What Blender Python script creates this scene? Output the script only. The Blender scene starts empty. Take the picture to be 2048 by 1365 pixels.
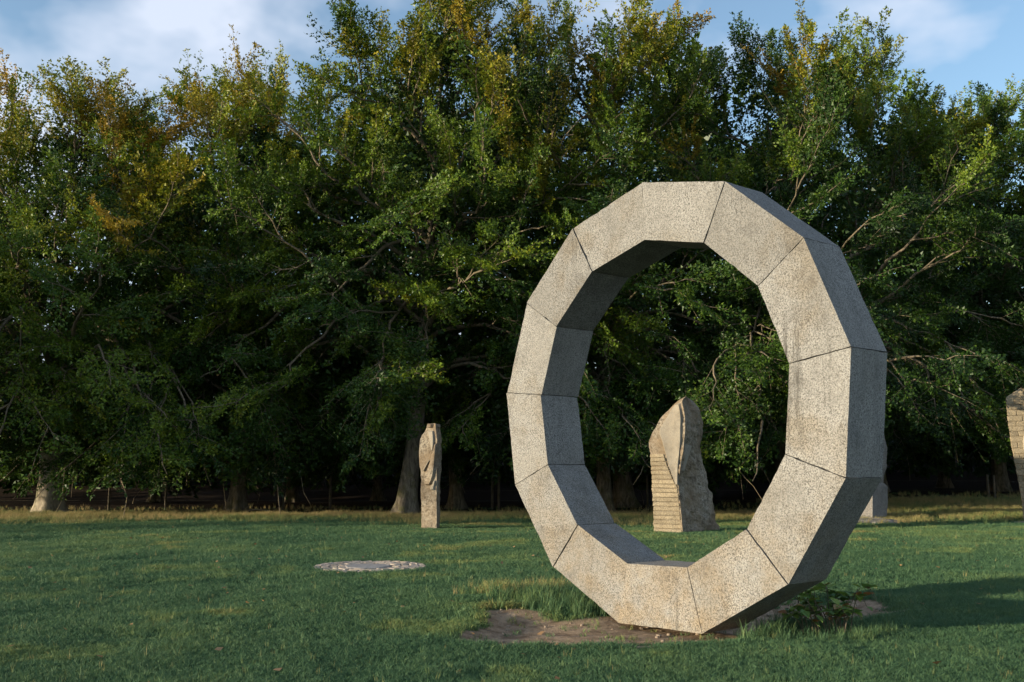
import bpy, math, random
import numpy as np
from mathutils import Vector
from mathutils.bvhtree import BVHTree

scene = bpy.context.scene
COL = scene.collection
PI = math.pi
rad = math.radians

# ------------------------------------------------------------------ camera
EYE, FOCAL, PITCH = 1.6, 1958.28, 0.13          # focal length in pixels of the 2048 px wide frame
cam_data = bpy.data.cameras.new('camera')
cam_data.sensor_width = 36.0
cam_data.lens = FOCAL / 2048.0 * 36.0
cam_data.clip_start, cam_data.clip_end = 0.1, 3000.0
cam = bpy.data.objects.new('camera', cam_data)
cam.location = (0, 0, EYE)
cam.rotation_euler = (PI / 2 + PITCH, 0, 0)
COL.objects.link(cam)
scene.camera = cam

# ------------------------------------------------------------------ light
SUN_B, SUN_E = rad(20), rad(7.5)               # sun low on the left, a little behind the camera
SUN_DIR = Vector((-math.cos(SUN_B) * math.cos(SUN_E), -math.sin(SUN_B) * math.cos(SUN_E), math.sin(SUN_E)))
sun_data = bpy.data.lights.new('sun', 'SUN')
sun_data.energy = 4.3
sun_data.angle = rad(0.9)
sun_data.color = (1.0, 0.83, 0.58)
sun = bpy.data.objects.new('sun', sun_data)
sun.rotation_euler = (-SUN_DIR).to_track_quat('-Z', 'Y').to_euler()
sun.location = SUN_DIR * 60
COL.objects.link(sun)

world = bpy.data.worlds.new('World')
scene.world = world
world.use_nodes = True
wt = world.node_tree
wt.nodes.clear()
def wn(kind, **kw):
    n = wt.nodes.new(kind)
    for k, v in kw.items():
        setattr(n, k, v)
    return n
w_out = wn('ShaderNodeOutputWorld')
w_bg = wn('ShaderNodeBackground')
w_sky = wn('ShaderNodeTexSky', sky_type='NISHITA', sun_disc=False)
w_sky.sun_elevation = SUN_E
w_sky.sun_rotation = math.atan2(SUN_DIR.x, SUN_DIR.y)
w_sky.air_density, w_sky.dust_density, w_sky.ozone_density = 1.0, 0.5, 2.0
w_tc = wn('ShaderNodeTexCoord')
w_map = wn('ShaderNodeMapping')
w_map.inputs['Location'].default_value = (0.35, 0.1, 0.42)
w_map.inputs['Scale'].default_value = (1.0, 1.0, 1.6)
w_no = wn('ShaderNodeTexNoise')
w_no.inputs['Scale'].default_value = 3.4
w_no.inputs['Detail'].default_value = 5
w_no.inputs['Roughness'].default_value = 0.52
w_no.inputs['Distortion'].default_value = 0.1
w_ramp = wn('ShaderNodeValToRGB')
w_ramp.color_ramp.elements[0].position = 0.45
w_ramp.color_ramp.elements[0].color = (0.05, 0.05, 0.05, 1)
w_ramp.color_ramp.elements[1].position = 0.60
w_ramp.color_ramp.elements[1].color = (0.86, 0.86, 0.86, 1)
w_mix = wn('ShaderNodeMix', data_type='RGBA')
w_mix.inputs[7].default_value = (2.6, 2.85, 3.35, 1)      # cloud
wl = wt.links.new
wl(w_tc.outputs['Generated'], w_map.inputs['Vector'])
wl(w_map.outputs[0], w_no.inputs['Vector'])
wl(w_no.outputs['Fac'], w_ramp.inputs[0])
wl(w_ramp.outputs[0], w_mix.inputs[0])
wl(w_sky.outputs[0], w_mix.inputs[6])
wl(w_mix.outputs[2], w_bg.inputs['Color'])
w_bg.inputs['Strength'].default_value = 0.15
wl(w_bg.outputs[0], w_out.inputs['Surface'])

scene.view_settings.view_transform = 'Standard'
scene.view_settings.look = 'None'
scene.view_settings.gamma = 1.0
scene.view_settings.exposure = 1.1
scene.render.engine = 'CYCLES'
scene.cycles.max_bounces = 3
scene.cycles.diffuse_bounces = 2
scene.cycles.glossy_bounces = 2
scene.cycles.transmission_bounces = 3
scene.cycles.transparent_max_bounces = 3
scene.cycles.use_denoising = True
scene.cycles.use_adaptive_sampling = True
scene.cycles.adaptive_threshold = 0.02

# ------------------------------------------------------------------ helpers
def tag(o, label=None, cat=None, group=None, kind=None):
    if label: o['label'] = label
    if cat: o['category'] = cat
    if group: o['group'] = group
    if kind: o['kind'] = kind
    return o

def empty(name, loc=(0, 0, 0)):
    o = bpy.data.objects.new(name, None)
    o.empty_display_size = 0.3
    o.location = loc
    COL.objects.link(o)
    return o

def mesh_data(name, verts, faces, mat=None, smooth=False):
    me = bpy.data.meshes.new(name)
    if isinstance(faces, np.ndarray):
        v = np.asarray(verts, np.float32); f = faces.astype(np.int32)
        nf, k = f.shape
        me.vertices.add(len(v)); me.vertices.foreach_set('co', v.ravel())
        me.loops.add(nf * k); me.loops.foreach_set('vertex_index', f.ravel())
        me.polygons.add(nf)
        me.polygons.foreach_set('loop_start', np.arange(0, nf * k, k, dtype=np.int32))
        me.polygons.foreach_set('loop_total', np.full(nf, k, np.int32))
        me.update(calc_edges=True)
    else:
        me.from_pydata([tuple(map(float, p)) for p in verts], [], [tuple(f) for f in faces])
        me.update()
    if mat: me.materials.append(mat)
    if smooth:
        me.polygons.foreach_set('use_smooth', np.ones(len(me.polygons), bool))
    return me

def mesh_obj(name, verts, faces, mat=None, parent=None, smooth=False, loc=None):
    o = bpy.data.objects.new(name, mesh_data(name, verts, faces, mat, smooth))
    COL.objects.link(o)
    if parent: o.parent = parent
    if loc is not None: o.location = loc
    return o

def add_attr(me, name, kind, data, domain='POINT'):
    a = me.attributes.new(name, kind, domain)
    key = {'FLOAT': 'value', 'INT': 'value', 'FLOAT_VECTOR': 'vector', 'FLOAT_COLOR': 'color'}[kind]
    a.data.foreach_set(key, np.ascontiguousarray(data, np.int32 if kind == 'INT' else np.float32).ravel())

def smoothstep(a, b, x):
    t = np.clip((x - a) / (b - a), 0, 1)
    return t * t * (3 - 2 * t)

def norm(v):
    return v / np.maximum(np.linalg.norm(v, axis=-1, keepdims=True), 1e-9)

# smooth value noise in 2d / 3d
_rs = np.random.RandomState(7)
_tab = _rs.rand(4096)
def vnoise(x, y, z=0.0, seed=0):
    x, y, z = np.broadcast_arrays(np.asarray(x, float), np.asarray(y, float), np.asarray(z, float))
    xi, yi, zi = np.floor(x).astype(int), np.floor(y).astype(int), np.floor(z).astype(int)
    fx, fy, fz = x - xi, y - yi, z - zi
    fx, fy, fz = [t * t * (3 - 2 * t) for t in (fx, fy, fz)]
    def h(i, j, k):
        return _tab[(i * 73856093 ^ j * 19349663 ^ k * 83492791 ^ (seed * 2654435)) & 4095]
    r = 0
    for di in (0, 1):
        for dj in (0, 1):
            for dk in (0, 1):
                w = (fx if di else 1 - fx) * (fy if dj else 1 - fy) * (fz if dk else 1 - fz)
                r = r + w * h(xi + di, yi + dj, zi + dk)
    return r
def fbm(x, y, z=0.0, oct=4, seed=0):
    r, a, s = 0.0, 0.5, 0.0
    for o in range(oct):
        f = 2.0 ** o
        r = r + a * vnoise(np.asarray(x) * f, np.asarray(y) * f, np.asarray(z) * f, seed + o)
        s += a; a *= 0.5
    return r / s

# photo pixel (2048 px frame) -> view ray; ground point; point at a depth
_cp, _sp = math.cos(PITCH), math.sin(PITCH)
def ray(px, py):
    a = (px - 1024) / FOCAL; b = (682.5 - py) / FOCAL
    return np.array([a, _cp - b * _sp, _sp + b * _cp])
def ground_at(px, py):
    d = ray(px, py); t = -EYE / d[2]
    return np.array([d[0] * t, d[1] * t])
def at_depth(px, py, y):
    d = ray(px, py); t = y / d[1]
    return np.array([d[0] * t, y, EYE + d[2] * t])

# ------------------------------------------------------------------ materials
def material(name):
    m = bpy.data.materials.new(name)
    m.use_nodes = True
    m.node_tree.nodes.clear()
    return m
class NT:
    def __init__(s, m):
        s.t = m.node_tree; s.m = m
    def n(s, kind, ins=None, **kw):
        n = s.t.nodes.new(kind)
        for k, v in kw.items(): setattr(n, k, v)
        for k, v in (ins or {}).items():
            if isinstance(v, bpy.types.NodeSocket): s.t.links.new(v, n.inputs[k])
            else: n.inputs[k].default_value = v
        return n
    def noise(s, vec, scale, detail=4, rough=0.55, dist=0.0):
        return s.n('ShaderNodeTexNoise', {'Vector': vec, 'Scale': scale, 'Detail': detail, 'Roughness': rough, 'Distortion': dist}).outputs['Fac']
    def ramp(s, fac, stops):
        n = s.n('ShaderNodeValToRGB', {0: fac})
        e = n.color_ramp.elements
        while len(e) < len(stops): e.new(0.5)
        for i, (p, c) in enumerate(stops):
            e[i].position = p
            e[i].color = (c, c, c, 1) if isinstance(c, (int, float)) else (*c, 1)
        return n.outputs[0]
    def mix(s, fac, a, b, blend='MIX'):
        n = s.n('ShaderNodeMix', {0: fac}, data_type='RGBA', blend_type=blend)
        for k, v in ((6, a), (7, b)):
            if isinstance(v, bpy.types.NodeSocket): s.t.links.new(v, n.inputs[k])
            else: n.inputs[k].default_value = (*v, 1) if len(v) == 3 else v
        return n.outputs[2]
    def math(s, op, a, b=0.0):
        n = s.n('ShaderNodeMath', operation=op)
        for k, v in ((0, a), (1, b)):
            if isinstance(v, bpy.types.NodeSocket): s.t.links.new(v, n.inputs[k])
            else: n.inputs[k].default_value = v
        return n.outputs[0]
    def bump(s, height, strength, dist):
        return s.n('ShaderNodeBump', {'Height': height, 'Strength': strength, 'Distance': dist}).outputs[0]
    def out(s, shader):
        o = s.n('ShaderNodeOutputMaterial'); s.t.links.new(shader, o.inputs['Surface'])
    def principled(s, color, rough=0.85, normal=None, spec=0.3):
        n = s.n('ShaderNodeBsdfPrincipled', {'Roughness': rough, 'Specular IOR Level': spec})
        if isinstance(color, bpy.types.NodeSocket): s.t.links.new(color, n.inputs['Base Color'])
        else: n.inputs['Base Color'].default_value = (*color, 1)
        if normal is not None: s.t.links.new(normal, n.inputs['Normal'])
        return n.outputs[0]

def mat_granite(name, light, dark, warm, grain=55.0, stain=0.5, warm_h=None, drift=0.45, spots=0.55, front=None):
    m = material(name); t = NT(m)
    geo = t.n('ShaderNodeNewGeometry'); pos = geo.outputs['Position']
    rnd = t.n('ShaderNodeObjectInfo').outputs['Random']
    g1 = t.noise(pos, grain, 3, 0.7)
    g2 = t.noise(pos, grain * 2.3, 2, 0.6)
    sp = t.math('ADD', t.math('MULTIPLY', g1, 0.65), t.math('MULTIPLY', g2, 0.35))
    col = t.mix(t.ramp(sp, [(0.40, 0.0), (0.56, 1.0)]), dark, light)
    col = t.mix(t.math('MULTIPLY', t.ramp(t.noise(pos, grain * 1.4, 2, 0.5), [(0.62, 0.0), (0.70, 1.0)]), spots), col, (0.03, 0.028, 0.025))
    # broad tonal drift
    col = t.mix(t.ramp(t.noise(pos, 1.7, 5, 0.6), [(0.35, 0.0), (0.65, drift)]), col, warm)
    col = t.mix(t.ramp(t.noise(pos, 3.1, 6, 0.7), [(0.5, 0.0), (0.68, drift * 0.9)]), col, (warm[0] * 0.4, warm[1] * 0.4, warm[2] * 0.42))
    if warm_h:
        sep = t.n('ShaderNodeSeparateXYZ', {0: pos})
        h = t.n('ShaderNodeMapRange', {'Value': sep.outputs['Z'], 'From Min': warm_h[0], 'From Max': warm_h[1], 'To Min': 1.0, 'To Max': 0.0}).outputs[0]
        h = t.math('MULTIPLY', h, t.ramp(t.noise(pos, 2.6, 5, 0.65), [(0.38, 0.0), (0.62, 0.75)]))
        col = t.mix(h, col, warm_h[2], 'MULTIPLY')
    # rain streaks: noise stretched downwards
    mp = t.n('ShaderNodeMapping', {'Vector': pos, 'Scale': (7.0, 7.0, 0.55)}).outputs[0]
    st = t.ramp(t.noise(mp, 1.0, 5, 0.7), [(0.58, 0.0), (0.76, 0.9)])
    st = t.math('MULTIPLY', st, t.ramp(t.noise(pos, 0.9, 3, 0.5), [(0.39, 0.0), (0.56, stain)]))
    col = t.mix(st, col, (0.035, 0.033, 0.03))
    if front:
        dp = t.n('ShaderNodeVectorMath', {0: geo.outputs['True Normal'], 1: front}, operation='DOT_PRODUCT').outputs['Value']
        sd = t.ramp(t.math('ABSOLUTE', dp), [(0.2, 1.0), (0.7, 0.0)])
        mp2 = t.n('ShaderNodeMapping', {'Vector': pos, 'Scale': (5.0, 5.0, 0.8)}).outputs[0]
        dirt = t.ramp(t.noise(mp2, 1.3, 6, 0.75), [(0.45, 0.0), (0.76, 0.40)])
        col = t.mix(t.math('MULTIPLY', sd, dirt), col, (0.055, 0.055, 0.052))
        # brown run-off blotches on the dressed face
        bl = t.ramp(t.noise(pos, 1.25, 6, 0.62, 0.4), [(0.50, 0.0), (0.64, 0.55)])
        col = t.mix(t.math('MULTIPLY', bl, t.math('SUBTRACT', 1.0, sd)), col, (0.72, 0.62, 0.48), 'MULTIPLY')
    # lichen dots
    li = t.ramp(t.noise(pos, 9.0, 4, 0.75), [(0.66, 0.0), (0.71, 0.7)])
    li = t.math('MULTIPLY', li, t.ramp(t.noise(pos, 1.1, 2, 0.5), [(0.5, 0.0), (0.6, 0.8)]))
    col = t.mix(li, col, (0.05, 0.05, 0.045))
    v = t.n('ShaderNodeMapRange', {'Value': rnd, 'To Min': 0.80, 'To Max': 1.10}).outputs[0]
    col = t.n('ShaderNodeHueSaturation', {'Color': col, 'Value': v}).outputs[0]
    nb = t.bump(sp, 0.55, 0.012)
    nb2 = t.n('ShaderNodeBump', {'Height': t.noise(pos, 14, 4, 0.6), 'Strength': 0.25, 'Distance': 0.02, 'Normal': nb}).outputs[0]
    t.out(t.principled(col, 0.9, nb2, 0.25))
    return m

M_RING = mat_granite('granite_ring', (0.285, 0.288, 0.284), (0.060, 0.060, 0.058), (0.17, 0.168, 0.158), 66, 1.0, (-0.1, 1.9, (0.97, 0.76, 0.50)), 0.42, 0.6, (-0.769, -0.64, 0.0))
M_ROCK = mat_granite('granite_rough', (0.28, 0.25, 0.20), (0.08, 0.07, 0.058), (0.16, 0.118, 0.075), 18, 0.9, None, 0.85)
M_SAW = mat_granite('granite_sawn', (0.31, 0.265, 0.19), (0.14, 0.12, 0.085), (0.21, 0.17, 0.11), 30, 0.5)
M_SMOOTH = mat_granite('granite_polished', (0.33, 0.30, 0.25), (0.24, 0.22, 0.18), (0.27, 0.24, 0.19), 60, 0.1)
M_GREY = mat_granite('granite_grey', (0.26, 0.25, 0.24), (0.12, 0.115, 0.11), (0.18, 0.17, 0.16), 26, 0.5)
M_SETT = mat_granite('granite_setts', (0.42, 0.36, 0.30), (0.28, 0.235, 0.195), (0.34, 0.28, 0.23), 22, 0.2)
M_SLAB = mat_granite('slate_slab', (0.30, 0.29, 0.28), (0.2, 0.19, 0.19), (0.24, 0.22, 0.2), 30, 0.2)

def mat_bark(name, a, b, moss):
    m = material(name); t = NT(m)
    pos = t.n('ShaderNodeNewGeometry').outputs['Position']
    mp = t.n('ShaderNodeMapping', {'Vector': pos, 'Scale': (6, 6, 1.6)}).outputs[0]
    n1 = t.noise(mp, 1.6, 6, 0.65, 0.6)
    col = t.mix(t.ramp(n1, [(0.35, 0.0), (0.65, 1.0)]), a, b)
    col = t.mix(t.ramp(t.noise(pos, 2.2, 5, 0.7), [(0.5, 0.0), (0.64, 0.75)]), col, moss)
    t.out(t.principled(col, 0.9, t.bump(n1, 0.6, 0.03), 0.2))
    return m
M_BARK = mat_bark('beech_bark', (0.055, 0.048, 0.038), (0.20, 0.175, 0.135), (0.07, 0.07, 0.025))
M_BARK_SUNLIT = mat_bark('beech_bark_sunlit', (0.16, 0.14, 0.11), (0.36, 0.32, 0.25), (0.12, 0.12, 0.05))  # lighter bark: sunlight painted into the leftmost trunk's colour
M_TWIG = mat_bark('beech_branch', (0.085, 0.072, 0.052), (0.21, 0.175, 0.125), (0.09, 0.085, 0.035))
M_POST = mat_bark('weathered_wood', (0.06, 0.052, 0.04), (0.13, 0.115, 0.09), (0.06, 0.06, 0.035))

def mat_leaf(name, instancer=None, trans=0.22, rough=0.5, spec=0.35):
    m = material(name); t = NT(m)
    at = t.n('ShaderNodeAttribute', attribute_name='leaf_colour')
    col = at.outputs['Color']
    p = t.n('ShaderNodeBsdfDiffuse', {'Color': col}).outputs[0]
    tr = t.n('ShaderNodeBsdfTranslucent', {'Color': t.mix(0.5, col, (1.0, 0.95, 0.35), 'MULTIPLY')}).outputs[0]
    gl = t.n('ShaderNodeBsdfGlossy', {'Color': (0.8, 0.85, 0.9, 1), 'Roughness': 0.45}).outputs[0]
    m1 = t.n('ShaderNodeMixShader', {0: trans, 1: p, 2: tr}).outputs[0]
    t.out(t.n('ShaderNodeMixShader', {0: 0.022, 1: m1, 2: gl}).outputs[0])
    return m
M_LEAF = mat_leaf('beech_leaves')

def mat_grass(name, stops, trans=0.2):
    m = material(name); t = NT(m)
    tint = t.n('ShaderNodeAttribute', attribute_name='tint', attribute_type='INSTANCER').outputs['Fac']
    blade = t.n('ShaderNodeAttribute', attribute_name='blade').outputs['Fac']
    f = t.math('ADD', tint, t.math('MULTIPLY', blade, 0.22))
    col = t.ramp(f, stops)
    p = t.principled(col, 0.6, None, 0.25)
    tr = t.n('ShaderNodeBsdfTranslucent', {'Color': col}).outputs[0]
    t.out(t.n('ShaderNodeMixShader', {0: trans, 1: p, 2: tr}).outputs[0])
    return m
M_GRASS = mat_grass('lawn_grass', [(0.0, (0.036, 0.095, 0.046)), (0.35, (0.074, 0.148, 0.068)), (0.62, (0.140, 0.205, 0.070)), (0.82, (0.24, 0.22, 0.08)), (1.0, (0.38, 0.30, 0.14))])

def mat_ground():
    m = material('meadow_soil'); t = NT(m)
    pos = t.n('ShaderNodeNewGeometry').outputs['Position']
    dirt = t.n('ShaderNodeAttribute', attribute_name='dirt').outputs['Fac']
    wood = t.n('ShaderNodeAttribute', attribute_name='wood').outputs['Fac']
    g = t.mix(t.ramp(t.noise(pos, 3.0, 6, 0.7), [(0.3, 0.0), (0.7, 1.0)]), (0.018, 0.042, 0.018), (0.04, 0.075, 0.028))
    n1 = t.noise(pos, 5.0, 8, 0.7, 0.5)
    d = t.mix(t.ramp(n1, [(0.36, 0.0), (0.62, 1.0)]), (0.125, 0.086, 0.058), (0.33, 0.25, 0.175))
    d = t.mix(t.ramp(t.noise(pos, 60, 3, 0.7), [(0.6, 0.0), (0.72, 0.6)]), d, (0.36, 0.29, 0.22))
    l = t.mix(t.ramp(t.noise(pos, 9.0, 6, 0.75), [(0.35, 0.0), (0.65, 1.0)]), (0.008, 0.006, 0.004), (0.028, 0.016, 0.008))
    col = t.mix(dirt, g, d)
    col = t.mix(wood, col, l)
    b = t.bump(n1, 0.8, 0.05)
    b2 = t.n('ShaderNodeBump', {'Height': t.noise(pos, 45, 4, 0.7), 'Strength': 0.6, 'Distance': 0.012, 'Normal': b}).outputs[0]
    t.out(t.principled(col, 0.95, b2, 0.1))
    return m
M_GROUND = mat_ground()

# ------------------------------------------------------------------ ground
DIRT_PX = [[(905, 1279), (940, 1262), (985, 1226), (1060, 1231), (1150, 1238), (1225, 1238), (1330, 1228), (1480, 1222), (1560, 1206), (1680, 1196),
            (1790, 1204), (1800, 1226), (1700, 1240), (1600, 1240), (1540, 1256), (1498, 1270), (1480, 1281), (1380, 1287), (1260, 1290), (1120, 1288), (1010, 1290)]]
DIRT_POLY = [np.array([ground_at(*p) for p in poly]) for poly in DIRT_PX]
def poly_sd(x, y, poly):
    inside = np.zeros(x.shape, bool); best = np.full(x.shape, 1e9)
    n = len(poly)
    for i in range(n):
        ax, ay = poly[i]; bx, by = poly[(i + 1) % n]
        dx, dy = bx - ax, by - ay
        t = np.clip(((x - ax) * dx + (y - ay) * dy) / (dx * dx + dy * dy), 0, 1)
        best = np.minimum(best, np.hypot(x - ax - t * dx, y - ay - t * dy))
        c = ((ay > y) != (by > y)) & (x < (bx - ax) * (y - ay) / (by - ay + 1e-12) + ax)
        inside ^= c
    return np.where(inside, -best, best)
def dirt_mask(x, y):
    x = np.asarray(x, float); y = np.asarray(y, float)
    sd = poly_sd(x, y, DIRT_POLY[0]) + 0.62 * (fbm(x * 2.6, y * 3.4, 0, 5, 3) - 0.5)
    return 1 - smoothstep(-0.05, 0.05, sd)
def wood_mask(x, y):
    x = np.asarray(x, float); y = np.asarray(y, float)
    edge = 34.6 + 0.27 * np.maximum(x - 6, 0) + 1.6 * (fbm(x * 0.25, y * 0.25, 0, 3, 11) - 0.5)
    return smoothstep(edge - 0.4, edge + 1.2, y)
def gz(x, y):
    x = np.asarray(x, float); y = np.asarray(y, float)
    z = 0.10 * (fbm(x * 0.22, y * 0.22, 0, 3, 21) - 0.5) * smoothstep(4, 16, y) + 0.05 * (fbm(x * 1.1, y * 1.1, 0, 3, 5) - 0.5)
    z = z + 9.0 * smoothstep(52, 95, y) + 0.6 * smoothstep(6, 15, x) * smoothstep(29.5, 42, y)  # far rise added behind the trees to hide the horizon light
    sd = poly_sd(x, y, DIRT_POLY[0])
    z = z - 0.07 * (1 - smoothstep(-0.28, 0.10, sd))
    z = z + 0.06 * np.exp(-((x + 0.1) ** 2 / 0.8 + (y - 12.0) ** 2 / 0.6))
    return z

def axis(lo, a, b, hi, fine, grow=1.35):
    c = list(np.arange(a, b + 1e-6, fine)); s = fine; v = b
    while v < hi: s = min(s * grow, 60); v += s; c.append(v)
    s = fine; v = a
    while v > lo: s = min(s * grow, 60); v -= s; c.insert(0, v)
    return np.array(c)
gx = axis(-420, -4.0, 6.5, 420, 0.075)
gy = axis(-60, 7.0, 13.6, 700, 0.06)
XX, YY = np.meshgrid(gx, gy)
ZZ = gz(XX, YY)
nx, ny = len(gx), len(gy)
idx = np.arange(nx * ny).reshape(ny, nx)
gf = np.stack([idx[:-1, :-1], idx[:-1, 1:], idx[1:, 1:], idx[1:, :-1]], -1).reshape(-1, 4)
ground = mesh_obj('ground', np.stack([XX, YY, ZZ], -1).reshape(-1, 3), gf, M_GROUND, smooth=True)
add_attr(ground.data, 'dirt', 'FLOAT', dirt_mask(XX, YY))
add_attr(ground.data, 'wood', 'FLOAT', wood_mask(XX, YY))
tag(ground, 'meadow floor with a bare earth patch under the stone ring', None, None, 'structure')

# ------------------------------------------------------------------ ring sculpture: thirteen granite blocks
RING_R = 1.6 / 0.672
RING_YAW, RING_PH = -0.8767, 1.5962
ring_c = np.array([0.6089, 4.3179, 0.298]) * RING_R + np.array([0, 0, EYE])
ring_root = empty('ring_sculpture', (ring_c[0], ring_c[1], 0))
ring_root.rotation_euler = (0, 0, RING_YAW)
tag(ring_root, 'tall pale granite ring of thirteen wedge blocks standing upright on bare earth', 'sculpture')
r_in, thick = 0.7299 * RING_R, 0.2534 * RING_R
rr = random.Random(3)
for k in range(13):
    a0 = RING_PH - k * 2 * PI / 13; a1 = RING_PH - (k + 1) * 2 * PI / 13
    d0 = rr.uniform(-0.009, 0.009)
    n_r, n_d, n_a = 9, 9, 14                                         # grid over each face, so that edges can be worn
    wide = {1: 0.010, 12: 0.012, 0: 0.003}
    def joint(kj, i, j):                                             # worn, uneven joint width
        w = wide.get(kj % 13, 0.0025)
        return 0.0009 + w * max(0.0, float(vnoise(i * 0.9 + kj * 5.3, j * 0.8, kj * 1.7)) - 0.25)
    vid = {}; vs = []; fs = []
    def vert(i, j, m):                                               # i radial, j depth, m along the arc
        key = (i, j, m)
        if key not in vid:
            f = m / n_a
            # straight chord between the two joint planes
            r = r_in + (RING_R - r_in) * i / n_r
            p0 = np.array([math.cos(a0), math.sin(a0)]) * r; p1 = np.array([math.cos(a1), math.sin(a1)]) * r
            ch = (p1 - p0) / np.linalg.norm(p1 - p0)
            p = p0 + (p1 - p0) * f
            if m == 0: p = p + ch * joint(k, i, j)
            if m == n_a: p = p - ch * joint(k + 1, i, j)
            y = d0 + thick * j / n_d
            q = np.array([p[0], y, p[1] + ring_c[2]])
            on = (i in (0, n_r)) + (j in (0, n_d)) + (m in (0, n_a))
            if on >= 2:                                              # chip the arrises a little
                cc = np.array([0.5 * (math.cos(a0) + math.cos(a1)) * 0.5 * (r_in + RING_R), d0 + thick / 2, 0.5 * (math.sin(a0) + math.sin(a1)) * 0.5 * (r_in + RING_R) + ring_c[2]])
                ch_ = float(vnoise(q[0] * 17 + 40, q[1] * 17 + 40, q[2] * 17 + k))
                q = q + norm(cc - q) * (0.002 + 0.022 * max(0.0, ch_ - 0.55))
            vid[key] = len(vs); vs.append(q)
        return vid[key]
    def quad(*c): fs.append(tuple(vert(*x) for x in c))
    for i in range(n_r):
        for m in range(n_a):
            quad((i, 0, m), (i + 1, 0, m), (i + 1, 0, m + 1), (i, 0, m + 1))
            quad((i, n_d, m), (i, n_d, m + 1), (i + 1, n_d, m + 1), (i + 1, n_d, m))
        for j in range(n_d):
            quad((i, j, 0), (i, j + 1, 0), (i + 1, j + 1, 0), (i + 1, j, 0))
            quad((i, j, n_a), (i + 1, j, n_a), (i + 1, j + 1, n_a), (i, j + 1, n_a))
    for j in range(n_d):
        for m in range(n_a):
            quad((0, j, m), (0, j, m + 1), (0, j + 1, m + 1), (0, j + 1, m))
            quad((n_r, j, m), (n_r, j + 1, m), (n_r, j + 1, m + 1), (n_r, j, m + 1))
    mesh_obj('stone_block', np.array(vs), fs, M_RING, ring_root)

# ------------------------------------------------------------------ trees
def tube(pts, radii, sides=5):
    pts = np.asarray(pts, float); n = len(pts)
    tan = norm(np.gradient(pts, axis=0))
    ref = np.where(np.abs(tan[:, 2:3]) > 0.9, np.array([[1.0, 0, 0]]), np.array([[0, 0, 1.0]]))
    u = norm(np.cross(tan, ref)); v = np.cross(tan, u)
    th = np.arange(sides) * 2 * PI / sides
    ring = u[:, None, :] * np.cos(th)[None, :, None] + v[:, None, :] * np.sin(th)[None, :, None]
    V = (pts[:, None, :] + ring * np.asarray(radii)[:, None, None]).reshape(-1, 3)
    i = np.arange(n - 1)[:, None] * sides; j = np.arange(sides)[None, :]; j2 = (j + 1) % sides
    F = np.stack([i + j, i + j2, i + sides + j2, i + sides + j], -1).reshape(-1, 4)
    return V, F

class Acc:
    def __init__(s): s.v, s.f, s.n = [], [], 0
    def add(s, V, F):
        s.v.append(V); s.f.append(F + s.n); s.n += len(V)
    def get(s): return np.concatenate(s.v), np.concatenate(s.f)

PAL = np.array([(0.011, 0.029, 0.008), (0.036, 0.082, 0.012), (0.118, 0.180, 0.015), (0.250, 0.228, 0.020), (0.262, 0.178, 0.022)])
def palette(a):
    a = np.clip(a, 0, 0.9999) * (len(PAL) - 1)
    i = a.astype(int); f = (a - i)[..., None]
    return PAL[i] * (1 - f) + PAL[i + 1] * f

def leaves_mesh(name, P, A, N, L, C, parent, tri=True):
    """P base points, A leaf axis, N leaf normal, L length, C colour"""
    A = norm(A); B = norm(np.cross(N, A)); NN = np.cross(A, B)
    L = L[:, None]
    if tri:
        V = np.stack([P - B * L * 0.34, P + B * L * 0.34 + A * L * 0.12, P + A * L], 1).reshape(-1, 3)
        k = 3
    else:
        mid = P + A * L * 0.48 - NN * L * 0.08
        V = np.stack([P, mid + B * L * 0.33, P + A * L, mid - B * L * 0.33], 1).reshape(-1, 3)
        k = 4
    F = np.arange(len(V)).reshape(-1, k)
    o = mesh_obj(name, V, F, M_LEAF, parent)
    add_attr(o.data, 'leaf_colour', 'FLOAT_COLOR', np.concatenate([np.repeat(C, k, 0), np.ones((len(V), 1))], 1))
    o['kind'] = 'stuff'
    return o

def trunk_mesh(pts, r0, rtop, rs, sides=22, flare=0.9):
    pts = np.asarray(pts, float)
    n = len(pts); z = pts[:, 2] - pts[0, 2]
    th = np.arange(sides) * 2 * PI / sides
    ph = rs.rand(3) * 6.28
    V = []
    for i in range(n):
        h = max(z[i] - 0.3, 0)
        r = r0 + (rtop - r0) * (z[i] / z[-1]) ** 0.8
        lob = 0.55 + 0.45 * np.cos(5 * th + ph[0]) + 0.2 * np.cos(3 * th + ph[1])
        r = r * (1 + flare * math.exp(-h / 0.38) * lob + 0.05 * np.cos(2 * th + ph[2] + z[i] * 0.4) + 0.10 * (vnoise(np.cos(th) * 2 + 9, np.sin(th) * 2 + 9, z[i] * 1.5) - 0.5))
        V.append(np.stack([pts[i, 0] + r * np.cos(th), pts[i, 1] + r * np.sin(th), np.full(sides, pts[i, 2])], 1))
    V = np.concatenate(V)
    i = np.arange(n - 1)[:, None] * sides; j = np.arange(sides)[None, :]; j2 = (j + 1) % sides
    F = np.stack([i + j, i + j2, i + sides + j2, i + sides + j], -1).reshape(-1, 4)
    return V, F

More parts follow.
